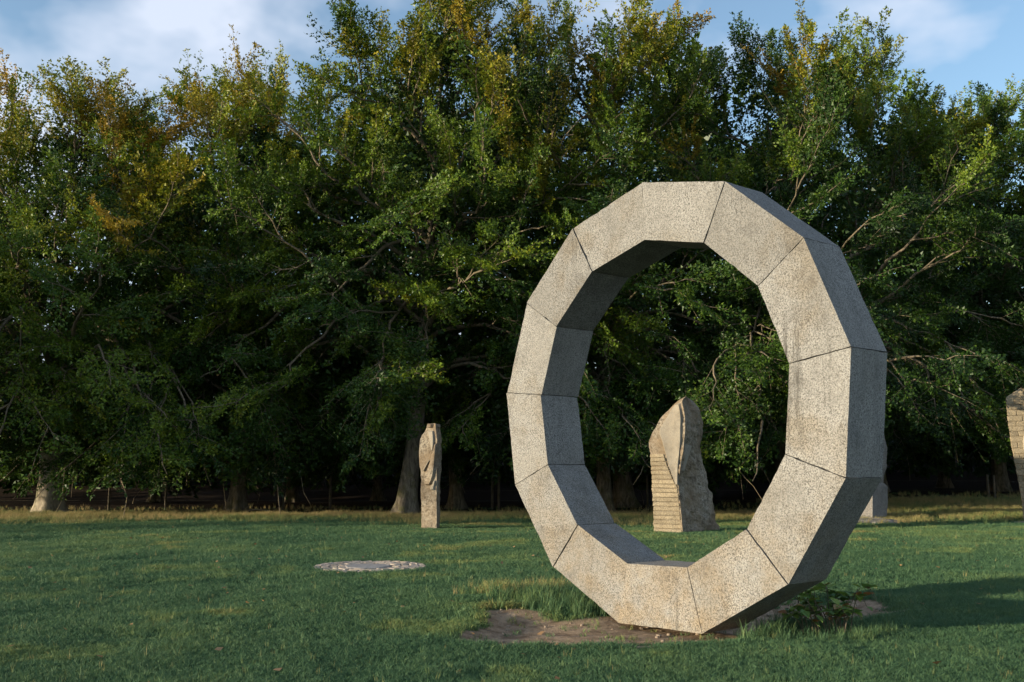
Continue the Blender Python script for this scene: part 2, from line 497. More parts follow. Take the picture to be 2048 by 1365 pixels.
def make_tree(name, label, pos, H, W, seed, r0=0.35, z_base=2.3, n_limbs=28, n_bough=5, n_spray=9, leaf=0.106, autumn=0.25, autumn_top=0.5,
              droop=0.6, upright=0.6, lean=(0, 0), back=0.25, twigs=14, tleaves=10, fill=9000, front_bias=0.55, n_low=9, deep=0.72, bark=0, gap=0.0, flare=0.9, low=1.0, group='beech trees along the wood edge'):
    rs = np.random.RandomState(seed)
    x0, y0 = pos
    root = empty(name, (x0, y0, float(gz(x0, y0))))
    tag(root, label, 'tree', group)
    tz = np.concatenate([[-0.25, 0.0, 0.12, 0.3, 0.55, 0.9], np.linspace(1.4, H * 0.86, 16)])
    wob = np.cumsum(rs.randn(len(tz), 2) * 0.05, 0) * np.clip(tz / 3, 0, 1)[:, None]
    tp = np.stack([lean[0] * (tz / H) ** 1.3 * W + wob[:, 0], lean[1] * (tz / H) ** 1.3 * W + wob[:, 1], tz], 1)
    V, F = trunk_mesh(tp, r0, 0.05, rs, flare=flare)
    mesh_obj('trunk', V, F, M_BARK_SUNLIT if bark else M_BARK, root, True)
    def axis_at(z):
        return np.array([np.interp(z, tz, tp[:, 0]), np.interp(z, tz, tp[:, 1]), z])
    acc = Acc()
    UP = np.array([0.0, 0, 1.0])
    SO, SD, SL, SU, SN, SV, SB = [], [], [], [], [], [], []   # sprays: origin, direction, length, height fraction, normal, uprightness, autumn shift
    for i in range(n_limbs + n_low):
        u = ((i + 0.5) / n_limbs) ** 1.0 + rs.uniform(-0.03, 0.03); u = min(max(u, 0.0), 0.99)
        ang = (i * 0.381966 + rs.uniform(-0.08, 0.08)) % 1.0 * 2 - 1            # -1 .. 1 round the tree, 0 faces the meadow
        ang = np.sign(ang) * abs(ang) ** (1 + front_bias)
        if i >= n_limbs:                                              # low skirts that hang over the meadow
            u = rs.uniform(0.0, 0.14); ang = ((i - n_limbs + 0.5) / n_low * 2 - 1) * 0.55 + rs.uniform(-0.06, 0.06)
            if abs(ang) < gap: ang = gap * (1.5 if ang > 0 else -1.5)
        th = -PI / 2 + ang * PI
        prof = min(1.0, 0.88 + 0.8 * u) * (1 - u ** 3.2) ** 0.55
        rho = prof * (0.66 + 0.30 * rs.rand())
        out = np.array([math.cos(th), math.sin(th) * deep, 0]) * rho * W
        out_l = np.linalg.norm(out) + 1e-6
        od = out / out_l
        zt = z_base + u * (H - z_base) * (0.95 + 0.06 * rs.rand())
        if u < 0.25: zs = zt + rs.uniform(1.0, 3.0)
        else: zs = zt - (0.30 + 0.5 * rs.rand()) * out_l * (0.4 + 0.8 * u) - 0.05 * H
        zs = min(max(zs, 2.8), H * 0.84)
        p0 = axis_at(zs)
        base = axis_at(min(zt, H * .86)).copy(); base[2] = 0
        p3 = base + out + UP * zt
        d_low = max(0.0, 1 - u / 0.35)
        p1 = p0 + od * out_l * 0.35 + UP * (0.20 * out_l + 0.5)
        tip = od * 0.5 + UP * ((u - 0.25) * 1.3 - droop * d_low) + rs.randn(3) * 0.15
        p2 = p3 - norm(tip) * (0.30 * np.linalg.norm(p3 - p0))
        t = np.linspace(0, 1, 12)[:, None]
        c = (1 - t) ** 3 * p0 + 3 * (1 - t) ** 2 * t * p1 + 3 * (1 - t) * t ** 2 * p2 + t ** 3 * p3
        c[1:-1] += rs.randn(10, 3) * 0.07 * np.linspace(0.4, 1.2, 10)[:, None]
        rl = (0.045 + 0.009 * np.linalg.norm(p3 - p0)) * (r0 / 0.35) ** 0.5
        acc.add(*tube(c, np.linspace(rl, 0.02, 12), 6))
        front = od[1] < 0.35
        nbg = n_bough if front else max(2, int(n_bough * back + 0.5))
        lb = rs.randn() * 0.08
        for b in range(nbg):
            s = 1.0 if b == 0 else 0.34 + 0.62 * ((b - 0.5) / max(nbg - 1, 1)) + rs.uniform(-0.06, 0.06)
            q0 = np.array([np.interp(s * 11, np.arange(12), c[:, q]) for q in range(3)])
            tg = norm(np.array([np.interp(s * 11, np.arange(12), np.gradient(c[:, q])) for q in range(3)]))
            rp = rs.randn(3) * np.array([1, 1, 0.6]); rp = norm(rp - tg * (rp @ tg))
            up_w = upright * float(smoothstep(0.45, 1.0, u)) * 1.2
            dn_w = droop * float(smoothstep(0.45, 0.0, u)) * rs.uniform(0.2, 1.1)
            bd = norm(tg * 0.55 + rp * (0.9 if b else 0.3) + od * 0.35 + np.array([0, -0.2 * front, 0]) + UP * (up_w - dn_w + 0.1))
            bl = rs.uniform(1.2, 2.7) * (0.7 + 0.04 * W) * (1.1 - 0.30 * u)
            tb = np.linspace(0, 1, 7)[:, None]
            curl = UP * bl * (0.12 if u > 0.5 else -0.35 * droop * rs.rand())
            bc = q0 + bd * bl * tb + curl * tb ** 2
            bc[1:] += rs.randn(6, 3) * 0.045
            acc.add(*tube(bc, np.linspace(0.016 + 0.010 * bl, 0.008, 7), 4))
            k = n_spray + rs.randint(-1, 2)
            ss = np.linspace(0.18, 1.0, k) + rs.uniform(-0.05, 0.05, k); ss[-1] = 1.0
            pt_ = np.stack([np.interp(ss * 6, np.arange(7), bc[:, q]) for q in range(3)], 1)
            bn = norm(UP * 0.8 + od * 0.75 + rs.randn(3) * 0.30)                          # plane of the bough's spray fan
            sd_ = np.cross(bd, bn); sd_ = norm(sd_)
            al = np.where(np.arange(k) % 2 == 0, 1.0, -1.0)[:, None]
            d = norm(bd * 0.7 + sd_ * al * rs.uniform(0.3, 1.1, (k, 1)) + rs.randn(k, 3) * 0.22 + UP * (up_w * 0.8 - dn_w * rs.uniform(0.0, 1.0, (k, 1)) + 0.05))
            L = rs.uniform(0.6, 1.35, k) * (1.15 - 0.35 * ss) * (0.8 + 0.03 * W)
            L = L * np.where(rs.rand(k) < 0.12, 1.6, 1.0)
            upn = norm(bn + rs.randn(k, 3) * 0.22)
            nn = norm(np.cross(d, np.cross(upn, d)) + 1e-6)
            SO.append(pt_); SD.append(d); SL.append(L); SU.append(np.full(k, u)); SN.append(nn); SV.append(np.full(k, up_w))
            SB.append(lb * 0.7 + rs.randn() * 0.07 + rs.randn(k) * 0.05 + (0.26 if rs.rand() < 0.05 else 0.0))
    O, D, L, U, N, UPW, AB = [np.concatenate(q) for q in (SO, SD, SL, SU, SN, SV, SB)]
    q_ = (O[:, 2] + D[:, 2] * L) > 1.5 * low
    O, D, L, U, N, UPW, AB = [v[q_] for v in (O, D, L, U, N, UPW, AB)]
    n = len(O)
    T = twigs; J = tleaves
    bend = np.where(U[:, None] > 0.5, 0.22, -0.45 * droop) * UP[None] * L[:, None] * rs.uniform(0.1, 1.3, (n, 1))
    def axis_pt(t): return O[:, None, :] + D[:, None, :] * (L[:, None] * t)[..., None] + bend[:, None, :] * (t ** 2)[..., None]
    AP = axis_pt(np.broadcast_to(np.linspace(0, 1, 3)[None], (n, 3)))
    for q in range(n):
        acc.add(*tube(AP[q], np.linspace(0.009 + 0.004 * L[q], 0.003, 3), 3))
    br = mesh_obj('branches', *acc.get(), M_TWIG, root, True); br['kind'] = 'stuff'
    tt = (np.arange(T)[None, :] + rs.rand(n, T)) / T * 0.9 + 0.1
    side = np.where(np.arange(T)[None, :] % 2 == 0, 1.0, -1.0)
    TP = axis_pt(tt)
    Tan = norm(D[:, None, :] * L[:, None, None] + 2 * bend[:, None, :] * tt[..., None])
    S = np.cross(Tan, np.broadcast_to(N[:, None, :], Tan.shape))
    open_ = (0.95 - 0.45 * np.clip(UPW, 0, 1))[:, None, None]
    TD = norm(Tan * 0.75 + S * side[..., None] * open_ + rs.randn(n, T, 3) * 0.17 + np.array([0, 0, -0.10]))
    TL = (0.50 - 0.32 * tt) * rs.uniform(0.6, 1.25, (n, T)) * (0.55 + 0.5 * L[:, None]) * (1 - 0.25 * np.clip(UPW, 0, 1))[:, None]
    lj = (np.arange(J)[None, None, :] + rs.rand(n, T, J)) / J
    P = TP[:, :, None, :] + TD[:, :, None, :] * (TL[..., None] * lj)[..., None] + rs.randn(n, T, J, 3) * 0.03
    A = TD[:, :, None, :] * 0.7 + rs.randn(n, T, J, 3) * 0.5
    NL = N[:, None, None, :] + rs.randn(n, T, J, 3) * 0.45
    hz = (P[..., 2] - z_base) / (H - z_base)
    tp_ = smoothstep(0.35, 0.95, hz)
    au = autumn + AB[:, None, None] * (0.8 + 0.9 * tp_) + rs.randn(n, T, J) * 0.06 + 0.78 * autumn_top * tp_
    keep = rs.rand(n, T, J) < 0.89
    P, A, NL, au = P[keep], A[keep], NL[keep], au[keep]
    LL = leaf * rs.uniform(0.65, 1.2, len(P))
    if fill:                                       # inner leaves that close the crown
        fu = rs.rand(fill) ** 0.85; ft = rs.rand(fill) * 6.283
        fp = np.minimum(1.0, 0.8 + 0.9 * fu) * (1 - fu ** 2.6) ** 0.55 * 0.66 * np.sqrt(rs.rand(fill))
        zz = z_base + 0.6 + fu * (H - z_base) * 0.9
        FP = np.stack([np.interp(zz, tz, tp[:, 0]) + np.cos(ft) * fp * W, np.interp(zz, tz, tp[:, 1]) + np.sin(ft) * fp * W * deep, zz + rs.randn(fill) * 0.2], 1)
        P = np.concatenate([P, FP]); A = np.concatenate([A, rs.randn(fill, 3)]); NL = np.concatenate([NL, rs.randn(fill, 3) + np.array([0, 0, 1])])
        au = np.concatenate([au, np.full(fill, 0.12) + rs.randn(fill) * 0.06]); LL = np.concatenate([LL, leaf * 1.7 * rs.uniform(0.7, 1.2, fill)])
    ok = P[:, 2] > 0.9 * low
    C = palette(au[ok]) * rs.uniform(0.75, 1.2, (ok.sum(), 1))
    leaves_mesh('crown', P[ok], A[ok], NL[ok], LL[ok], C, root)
    LEAF_COUNT.append(int(ok.sum()))
    return root
LEAF_COUNT = []

def xy(px, d): return ((px - 1024) / FOCAL * d, d)
FRONT = [
  # label, photo x, depth, height, crown radius, seed, options
  ('broad beech with thick sunlit trunk and low sweeping boughs, leftmost in view', 112, 36.5, 14.6, 9.6, 11, dict(r0=0.50, z_base=2.0, n_limbs=50, n_low=14, deep=0.92, autumn=0.34, autumn_top=0.36, droop=0.9, upright=0.25, flare=0.6, bark=1, gap=0.17, fill=22000)),
  ('dark trunked beech standing back between the sunlit trunk and the slim carved stone', 482, 38.5, 16.2, 9.0, 12, dict(r0=0.30, z_base=2.0, low=0.7, n_limbs=34, autumn=0.23, autumn_top=0.45, droop=0.9, upright=0.35, fill=16000)),
  ('tall golden topped beech whose trunk stands directly behind the slim carved stone', 815, 33.6, 18.4, 8.0, 13, dict(r0=0.34, z_base=3.4, deep=0.55, n_limbs=40, n_low=5, autumn=0.29, autumn_top=0.44, droop=0.5, upright=0.25, lean=(0.12, 0.12), fill=15000)),
  ('green beech with a slender dark trunk just right of the slim carved stone', 915, 40.0, 17.4, 7.0, 14, dict(r0=0.29, z_base=2.8, n_limbs=12, n_low=5, autumn=0.2, autumn_top=0.3)),
  ('beech with ascending pale limbs seen above the top of the stone ring', 1207, 36.5, 18.4, 8.2, 15, dict(r0=0.30, n_limbs=38, autumn=0.23, autumn_top=0.28, upright=0.45, droop=0.7)),
  ('beech with a mossy sun flecked trunk seen through the stone ring', 1247, 42.0, 18.0, 7.4, 16, dict(r0=0.46, z_base=3.2, n_limbs=11, n_low=4, autumn=0.2, autumn_top=0.25, upright=0.8)),
  ('beech rising behind the right shoulder of the stone ring', 1560, 37.5, 17.2, 8.8, 17, dict(r0=0.32, deep=1.0, n_limbs=36, autumn=0.21, autumn_top=0.28, upright=0.35)),
  ('beech with upright yellowing shoots just right of the stone ring', 1750, 43.5, 18.6, 8.2, 18, dict(r0=0.30, n_limbs=34, autumn=0.18, autumn_top=0.42, upright=0.7, droop=0.6)),
  ('beech behind the carved slab stone at the right edge', 1990, 44.5, 17.2, 8.4, 19, dict(r0=0.32, n_limbs=36, autumn=0.19, autumn_top=0.36, upright=0.6)),
  ('beech cut off by the left edge of the picture', -230, 42.0, 12.8, 8.4, 20, dict(r0=0.36, z_base=3.4, n_limbs=20, n_low=3, autumn=0.25, autumn_top=0.38, droop=0.7, fill=14000)),
  ('unseen beech added left of view to shade the lower wood', -1848, 22.5, 9.8, 5.0, 22, dict(r0=0.34, z_base=4.7, n_limbs=24, n_low=0, droop=0.15, autumn=0.25, autumn_top=0.3, leaf=0.2, deep=1.0, front_bias=0.0, twigs=8, tleaves=5, fill=9000)),  # extra tree out of view, sized and placed to shade the lower crowns
  ('beech cut off by the right edge of the picture', 2290, 43.0, 16.2, 8.0, 21, dict(r0=0.34, n_limbs=16, n_low=5, autumn=0.22, autumn_top=0.3)),
]
for lab, px, d, H, W, seed, kw in FRONT:
    make_tree('beech_tree', lab, xy(px, d), H, W, seed, **kw)

BACKT = [(-120, 50), (320, 48), (590, 48), (760, 50), (1060, 49), (1400, 48), (1600, 50), (1880, 51), (2150, 50)]
WHERE = ['leftmost tree of the back row', 'back row tree behind the broad left beech', 'back row tree behind the dark trunk', 'back row tree left of the golden beech',
         'back row tree between golden beech and ring', 'back row tree behind the ring centre', 'back row tree behind the ring shoulder',
         'back row tree behind the yellowing upright shoots', 'rightmost tree of the back row']
for i, (px, d) in enumerate(BACKT):
    make_tree('beech_tree', 'dense green ' + WHERE[i], xy(px, d), (14.5, 17.6, 19.0, 20.4, 21.8, 21.8, 20.6, 19.8, 18.0)[i], 7.8, 60 + i, r0=0.26, z_base=1.5, low=0.5, n_limbs=20, n_bough=4, n_spray=5, leaf=0.29,
              autumn=0.16, autumn_top=0.2, twigs=8, tleaves=5, fill=6000, n_low=7, deep=0.9, back=0.7, group='beech trees deeper in the wood')

# the dark mass of the wood behind everything
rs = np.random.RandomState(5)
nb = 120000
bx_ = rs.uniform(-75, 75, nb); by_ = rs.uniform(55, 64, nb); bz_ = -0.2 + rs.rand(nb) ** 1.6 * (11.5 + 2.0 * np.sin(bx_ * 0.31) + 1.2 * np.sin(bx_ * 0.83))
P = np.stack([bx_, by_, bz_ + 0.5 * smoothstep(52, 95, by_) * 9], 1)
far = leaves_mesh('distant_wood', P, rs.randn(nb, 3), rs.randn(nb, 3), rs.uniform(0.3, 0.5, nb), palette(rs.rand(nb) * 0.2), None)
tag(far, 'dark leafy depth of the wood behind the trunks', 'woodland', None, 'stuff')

# ------------------------------------------------------------------ carved standing stones
class Stone:
    """A lofted block. rows: (photo y, left x, ridge x, right x); corners: left, ridge, right, back right, back left"""
    def __init__(s, name, label, rows, y_base, depth, ridge_d=0.35, right_d=0.45, back_d=0.9, mat=M_ROCK, rough=0.05, seed=1, levels=64, cap_round=0.0):
        s.rows = np.array(sorted(rows), float); s.D = depth
        s.rd, s.rr, s.bd = ridge_d, right_d, back_d
        self_base = at_depth(s.rows[-1, 2], y_base, depth)
        s.root = empty(name, (self_base[0], depth, 0)); s.o = np.array([self_base[0], depth, 0.0])
        tag(s.root, label, 'standing stone', 'carved standing stones in the meadow')
        y0, y1 = s.rows[0, 0], s.rows[-1, 0]
        ys = y0 + (y1 - y0) * np.linspace(0, 1, levels) ** 1.0
        ys = np.append(ys, y1 + 18)                                  # foot below the turf
        V = []; per = [10, 13, 8, 6, 6]
        for i, y in enumerate(ys):
            cs = [s.corner(y, k) for k in range(5)]
            cen = np.mean(cs, 0)
            ring = []
            shrink = 1.0 - 0.10 * (i == 0) - 0.03 * (i == 1)
            for k in range(5):
                a, b = cs[k], cs[(k + 1) % 5]
                for j in range(per[k]):
                    ring.append(a + (b - a) * j / per[k])
            ring = np.array(ring)
            d = ring - cen; d[:, 2] = 0
            ring = cen + (ring - cen) * shrink
            dn = norm(d)
            P = ring
            nz = (fbm(P[:, 0] * 2.3 + seed * 7, P[:, 1] * 2.3, P[:, 2] * 2.3, 4, seed) - 0.5) * 2 + 0.6 * (vnoise(P[:, 0] * 11, P[:, 1] * 11, P[:, 2] * 9, seed) - 0.5) - 0.9 * np.abs(fbm(P[:, 0] * 3.1 + P[:, 2] * 1.6, P[:, 1] * 3.1, P[:, 2] * 4.5, 3, seed + 3) - 0.5) * 2 + 0.3
            amp = np.full(len(P), rough); amp[:per[0]] *= 0.3
            V.append(P + dn * (nz * amp)[:, None])
        n = sum(per); m = len(ys)
        V = np.concatenate(V)
        F = [(i * n + j, i * n + (j + 1) % n, (i + 1) * n + (j + 1) % n, (i + 1) * n + j) for i in range(m - 1) for j in range(n)]
        top = V[:n].mean(0) + np.array([0, 0, 0.02]); V = np.vstack([V, top[None]])
        F += [(j, len(V) - 1, (j + 1) % n) for j in range(n)]
        s.body = mesh_obj('rock_body', V - s.o, F, mat, s.root)
    def corner(s, y, k):
        xl, xm, xr = [np.interp(y, s.rows[:, 0], s.rows[:, c]) for c in (1, 2, 3)]
        z = at_depth(1024, y, s.D)[2]
        def p(x, dy):
            yc = (s.D + dy) * _cp + (z - EYE) * _sp
            return np.array([(x - 1024) / FOCAL * yc, s.D + dy, z])
        w = (xr - xl)
        if k == 0: return p(xl, 0.0)
        if k == 1: return p(xm, -s.rd)
        if k == 2: return p(xr, s.rr)
        if k == 3: return p(xr - 0.15 * w, s.bd)
        return p(xl + 0.12 * w, s.bd * 0.8)
    def on_face(s, face, x, y, lift):
        a, b = s.corner(y, face), s.corner(y, face + 1)
        pa, pb = s.px(a), s.px(b)
        f = (x - pa) / (pb - pa)
        nrm = np.cross(b - a, np.array([0, 0, 1.0])); nrm /= np.linalg.norm(nrm)
        return a + (b - a) * f + nrm * lift
    def px(s, p):
        q = p - np.array([0, 0, EYE]); yc = q[1] * _cp + q[2] * _sp
        return 1024 + FOCAL * q[0] / yc
    def patch(s, name, face, rows, mat, lift=0.03, hollow=0.05, nu=9, nv=22, label=None):
        rows = np.array(rows, float)
        V = []; ys = np.linspace(rows[0, 0], rows[-1, 0], nv)
        for i, y in enumerate(ys):
            xl, xr = np.interp(y, rows[:, 0], rows[:, 1]), np.interp(y, rows[:, 0], rows[:, 2])
            for j in range(nu):
                u = j / (nu - 1); v = i / (nv - 1)
                edge = (j in (0, nu - 1)) or (i in (0, nv - 1))
                h = lift - hollow * math.sin(PI * u) * math.sin(PI * v) if not edge else -0.06
                uu = u if edge else 0.02 + 0.96 * u
                V.append(s.on_face(face, xl + (xr - xl) * uu, y, h))
        F = [(i * nu + j, (i + 1) * nu + j, (i + 1) * nu + j + 1, i * nu + j + 1) for i in range(nv - 1) for j in range(nu - 1)]
        o = mesh_obj(name, np.array(V) - s.o, F, mat, s.root)
        if label: o['label'] = label
        return o
    def block(s, name, x0a, x0b, x1a, x1b, ya, yb, mat, lift, face=0, rnd=None, sub=1):
        """a cut course: top edge y=ya from x0a to x1a, bottom edge yb from x0b to x1b"""
        r = rnd or random
        V = []
        nseg = sub + 1
        for lf in (lift + r.uniform(-0.008, 0.008), -0.08):
            for (y, xa, xb) in ((ya, x0a, x1a), (yb, x0b, x1b)):
                for j in range(nseg):
                    u = j / sub
                    V.append(s.on_face(face, xa + (xb - xa) * u, y + r.uniform(-0.5, 0.5), lf + (r.uniform(-0.007, 0.007) if lf > 0 else 0)))
        n = nseg
        F = []
        for j in range(sub):
            F.append((j, n + j, n + j + 1, j + 1))                      # front
            F.append((2 * n + j, 2 * n + j + 1, 3 * n + j + 1, 3 * n + j))
            F.append((j, j + 1, 2 * n + j + 1, 2 * n + j))               # top
            F.append((n + j, 3 * n + j, 3 * n + j + 1, n + j + 1))
        F.append((0, 2 * n, 3 * n, n)); F.append((n - 1, 2 * n - 1, 4 * n - 1, 3 * n - 1))
        o = mesh_obj(name, np.array(V) - s.o, F, mat, s.root)
        b = o.modifiers.new('edge', 'BEVEL'); b.width = 0.012; b.segments = 1
        return o

def depth_of(py): return float(ground_at(1024, py)[1])

# the big stone with steps and a polished hollow, seen through the ring
st = Stone('standing_stone', 'tall carved stone with stepped courses and smooth hollow, seen through the ring',
           [(795, 1366, 1372, 1381), (800, 1358, 1366, 1389), (806, 1351, 1364, 1394), (820, 1338, 1367, 1400), (835, 1323, 1370, 1402), (850, 1314, 1370, 1404), (864, 1306, 1370, 1404), (872, 1302, 1369, 1402),
            (884, 1297, 1368, 1401), (893, 1298, 1367, 1400), (905, 1301, 1365, 1402), (930, 1303, 1361, 1407), (955, 1305, 1358, 1413), (975, 1305, 1357, 1417), (1000, 1307, 1360, 1424), (1030, 1308, 1363, 1430), (1065, 1309, 1366, 1435)],
           1065, depth_of(1065), ridge_d=0.42, right_d=0.75, back_d=1.15, seed=4, rough=0.11)
lens_l = np.array([(803, 1361), (822, 1343), (845, 1325), (858, 1316), (868, 1315), (880, 1321), (905, 1328), (930, 1336), (955, 1346), (974, 1356)], float)
st.patch('polished_hollow', 0, [(806, 1358, 1361), (820, 1345, 1365), (840, 1329, 1368), (858, 1317, 1368), (868, 1316, 1368), (880, 1321, 1367), (905, 1329, 1364), (930, 1337, 1360), (955, 1347, 1358), (974, 1355, 1357)], M_SMOOTH, 0.075, 0.035, 11, 30, 'smooth pale hollow shaped like a leaf')
st.patch('polished_sliver', 1, [(886, 1370, 1385), (900, 1367.5, 1380), (925, 1363, 1371), (948, 1361, 1363)], M_SMOOTH, 0.06, 0.0, 5, 10)
rr = random.Random(8)
ya = 908.0
while ya < 1062:
    yb = min(ya + rr.uniform(7.6, 9.4), 1066)
    def rt(y):
        ridge = np.interp(y, st.rows[:, 0], st.rows[:, 2]) - 0.8
        return min(ridge, np.interp(y, lens_l[:, 0], lens_l[:, 1]) - 1.0) if y < 974 else ridge
    xl0, xl1 = [np.interp(y, st.rows[:, 0], st.rows[:, 1]) + rr.uniform(-1.3, 0.6) for y in (ya, yb)]
    st.block('step_course', xl0, xl1, rt(ya + 1), rt(yb - 1), ya + 0.45, yb - 0.45, M_SAW, 0.04 + rr.uniform(0, 0.012), 0, rr, 4)
    ya = yb

# the slim stone in front of the golden beech
st1 = Stone('standing_stone', 'slim rough pillar stone with carved overlapping facets in front of the golden beech',
            [(848, 854, 871, 879), (857, 853, 871, 880), (864, 850, 872, 881), (872, 843, 873, 882), (882, 840, 874, 882.5), (905, 838, 874, 883), (930, 839, 874, 882), (944, 842, 873, 881), (960, 843, 873, 880.5),
             (978, 842, 873, 880), (1000, 843, 873, 880), (1030, 843, 873, 880), (1058, 843, 873, 880)],
            1058, depth_of(1058), ridge_d=0.20, right_d=0.22, back_d=0.5, seed=9, rough=0.035)
st1.patch('carved_facet', 0, [(859, 854, 871), (880, 857, 871), (893, 861, 869), (906, 864.5, 866)], M_SMOOTH, 0.055, 0.0, 5, 10)
st1.patch('carved_facet', 0, [(884, 872, 873.5), (905, 866, 873), (930, 857, 873), (950, 847, 873), (962, 846, 868), (975, 852, 858)], M_ROCK, 0.065, -0.015, 6, 14)
st1.patch('carved_facet', 0, [(918, 861, 864), (930, 852, 858), (946, 847, 848)], M_SMOOTH, 0.085, 0.0, 4, 7)
st1.patch('carved_facet', 0, [(958, 868, 873), (968, 864, 873), (977, 856, 873), (984, 862, 873)], M_SMOOTH, 0.055, 0.0, 4, 6)
cy = np.arange(10) * 2 * PI / 10
c_top = at_depth(866.5, 850, st1.D + 0.02)
CV, CF = [], []
for zz, rr_ in ((-0.085, 0.165), (-0.075, 0.185), (0.0, 0.18), (0.02, 0.15), (0.03, 0.02)):
    for a in cy:
        r_ = rr_ * (1 + 0.10 * math.sin(3 * a + 1))
        CV.append((c_top[0] + r_ * math.cos(a), c_top[1] + r_ * math.sin(a), c_top[2] + zz))
for i in range(4):
    for j in range(10): CF.append((i * 10 + j, i * 10 + (j + 1) % 10, (i + 1) * 10 + (j + 1) % 10, (i + 1) * 10 + j))
mesh_obj('cap_stone', np.array(CV) - st1.o, CF, M_ROCK, st1.root)

# the slab with brick-like courses at the right edge
st3 = Stone('standing_stone', 'broad carved slab with brick pattern and round boss, cut by the right edge',
            [(776, 2041, 2043, 2047), (786, 2026, 2070, 2078), (795, 2011.5, 2092, 2104), (820, 2014, 2094, 2106), (850, 2017, 2094, 2106), (885, 2022, 2093, 2106), (920, 2028, 2092, 2105), (960, 2036, 2091, 2104), (1000, 2043, 2090, 2103), (1046, 2048, 2089, 2102)],
            1046, depth_of(1046), ridge_d=0.30, right_d=0.3, back_d=0.7, seed=14, rough=0.02, mat=M_SAW)
rr = random.Random(12); row = 0; ya = 799.0
while ya < 1040:
    yb = ya + rr.uniform(9.5, 12.5)
    xl = [np.interp(y, st3.rows[:, 0], st3.rows[:, 1]) + rr.uniform(-1.2, 0.4) for y in (ya, yb)]
    xr = [np.interp(y, st3.rows[:, 0], st3.rows[:, 2]) - 1 for y in (ya, yb)]
    cuts = [0.0, 0.22 + 0.16 * (row % 2) + rr.uniform(-0.03, 0.03), 0.58 + 0.14 * (row % 2) + rr.uniform(-0.03, 0.03), 1.0]
    for q in range(3):
        a, b = cuts[q], cuts[q + 1]
        st3.block('carved_brick', xl[0] + (xr[0] - xl[0]) * a + 0.4, xl[1] + (xr[1] - xl[1]) * a + 0.4, xl[0] + (xr[0] - xl[0]) * b - 0.4, xl[1] + (xr[1] - xl[1]) * b - 0.4,
                  ya + 0.4, yb - 0.4, M_SAW, 0.03 + rr.uniform(0, 0.01), 0, rr, 2)
    ya = yb; row += 1
bz = np.linspace(853, 917, 13)
st3.patch('round_boss', 0, [(y, 2063 - 21.5 * math.sqrt(max(0.0, 1 - ((y - 885) / 32.1) ** 2)) , 2063 + 21.5 * math.sqrt(max(0.0, 1 - ((y - 885) / 32.1) ** 2))) for y in bz], M_SMOOTH, 0.06, -0.05, 9, 15)

# the grey stone half hidden by the ring's right side
st4 = Stone('standing_stone', 'grey shaded stone with a stepped foot, half hidden behind the right of the ring',
            [(842, 1722, 1745, 1757), (852, 1714, 1745, 1765), (880, 1708, 1745, 1770), (897, 1706, 1745, 1774.5), (915, 1706, 1745, 1773), (935, 1705, 1745, 1773), (950, 1704, 1745, 1768.5), (966, 1703, 1744, 1767), (968, 1703, 1744, 1767), (970.5, 1703, 1745, 1774), (975, 1702, 1745, 1776.5), (1005, 1700, 1745, 1775), (1043, 1698, 1745, 1772)],
            1043, depth_of(1043), ridge_d=0.30, right_d=0.25, back_d=0.8, seed=23, rough=0.025, mat=M_GREY)
def footing(stn, px0, px1, py, seed, mat, h=0.09):
    rs = np.random.RandomState(seed)
    c = 0.5 * (ground_at(px0, py) + ground_at(px1, py)); r = 0.5 * abs(ground_at(px1, py)[0] - ground_at(px0, py)[0])
    n = 18; V, F = [], []
    rad_ = 1 + rs.uniform(-0.12, 0.12, n)
    for k, (q, z) in enumerate(((1.0, -0.1), (0.97, h * 0.3), (0.8, h * 0.8), (0.4, h), (0.02, h * 1.05))):
        for j in range(n):
            a = j * 2 * PI / n
            V.append((c[0] + r * q * rad_[j] * math.cos(a), c[1] + r * 0.8 * q * rad_[j] * math.sin(a), z + rs.uniform(-0.012, 0.012) * (k > 0)))
    for i in range(4):
        for j in range(n): F.append((i * n + j, i * n + (j + 1) % n, (i + 1) * n + (j + 1) % n, (i + 1) * n + j))
    o = mesh_obj('footing', np.array(V) - stn.o, F, mat, stn.root)
footing(st4, 1690, 1800, 1046, 2, M_GREY, 0.13)
footing(st3, 2018, 2120, 1048, 3, M_SETT, 0.06)

# ------------------------------------------------------------------ round paving set in the turf
pc = ground_at(740, 1133.5); pr = 0.5 * (ground_at(852, 1133)[0] - ground_at(627, 1133)[0])
pz = float(gz(*pc)) + 0.012
pav = tag(empty('paving_circle', (pc[0], pc[1], pz)), 'round patch of stone setts with a grey centre slab set flush in the lawn', 'paving')
rs = np.random.RandomState(31)
th = np.arange(40) * 2 * PI / 40
BV = [(pr * math.cos(a) * (1 + 0.03 * math.sin(5 * a)), pr * math.sin(a) * (1 + 0.03 * math.sin(5 * a)), z) for z in (-0.1, -0.004) for a in th]
M_BED = NT(material('joint_sand')); M_BED.out(M_BED.principled((0.24, 0.19, 0.145), 0.95)); M_BED = M_BED.m
mesh_obj('sand_bed', BV, [(j, (j + 1) % 40, 40 + (j + 1) % 40, 40 + j) for j in range(40)] + [tuple(range(40, 80))], M_BED, pav)
SV = []
ang = np.sort(rs.rand(9)) * 0.5 + np.arange(9) * 2 * PI / 9
for z, q in ((-0.06, 0.36), (0.018, 0.36), (0.026, 0.345)):
    for a in ang: SV.append((q * pr / 0.9 * math.cos(a) * 1.05 - 0.05, q * pr / 0.9 * math.sin(a), z))
mesh_obj('centre_slab', SV, [(i * 9 + j, i * 9 + (j + 1) % 9, (i + 1) * 9 + (j + 1) % 9, (i + 1) * 9 + j) for i in range(2) for j in range(9)] + [tuple(range(18, 27))], M_SLAB, pav)
sett_meshes = []
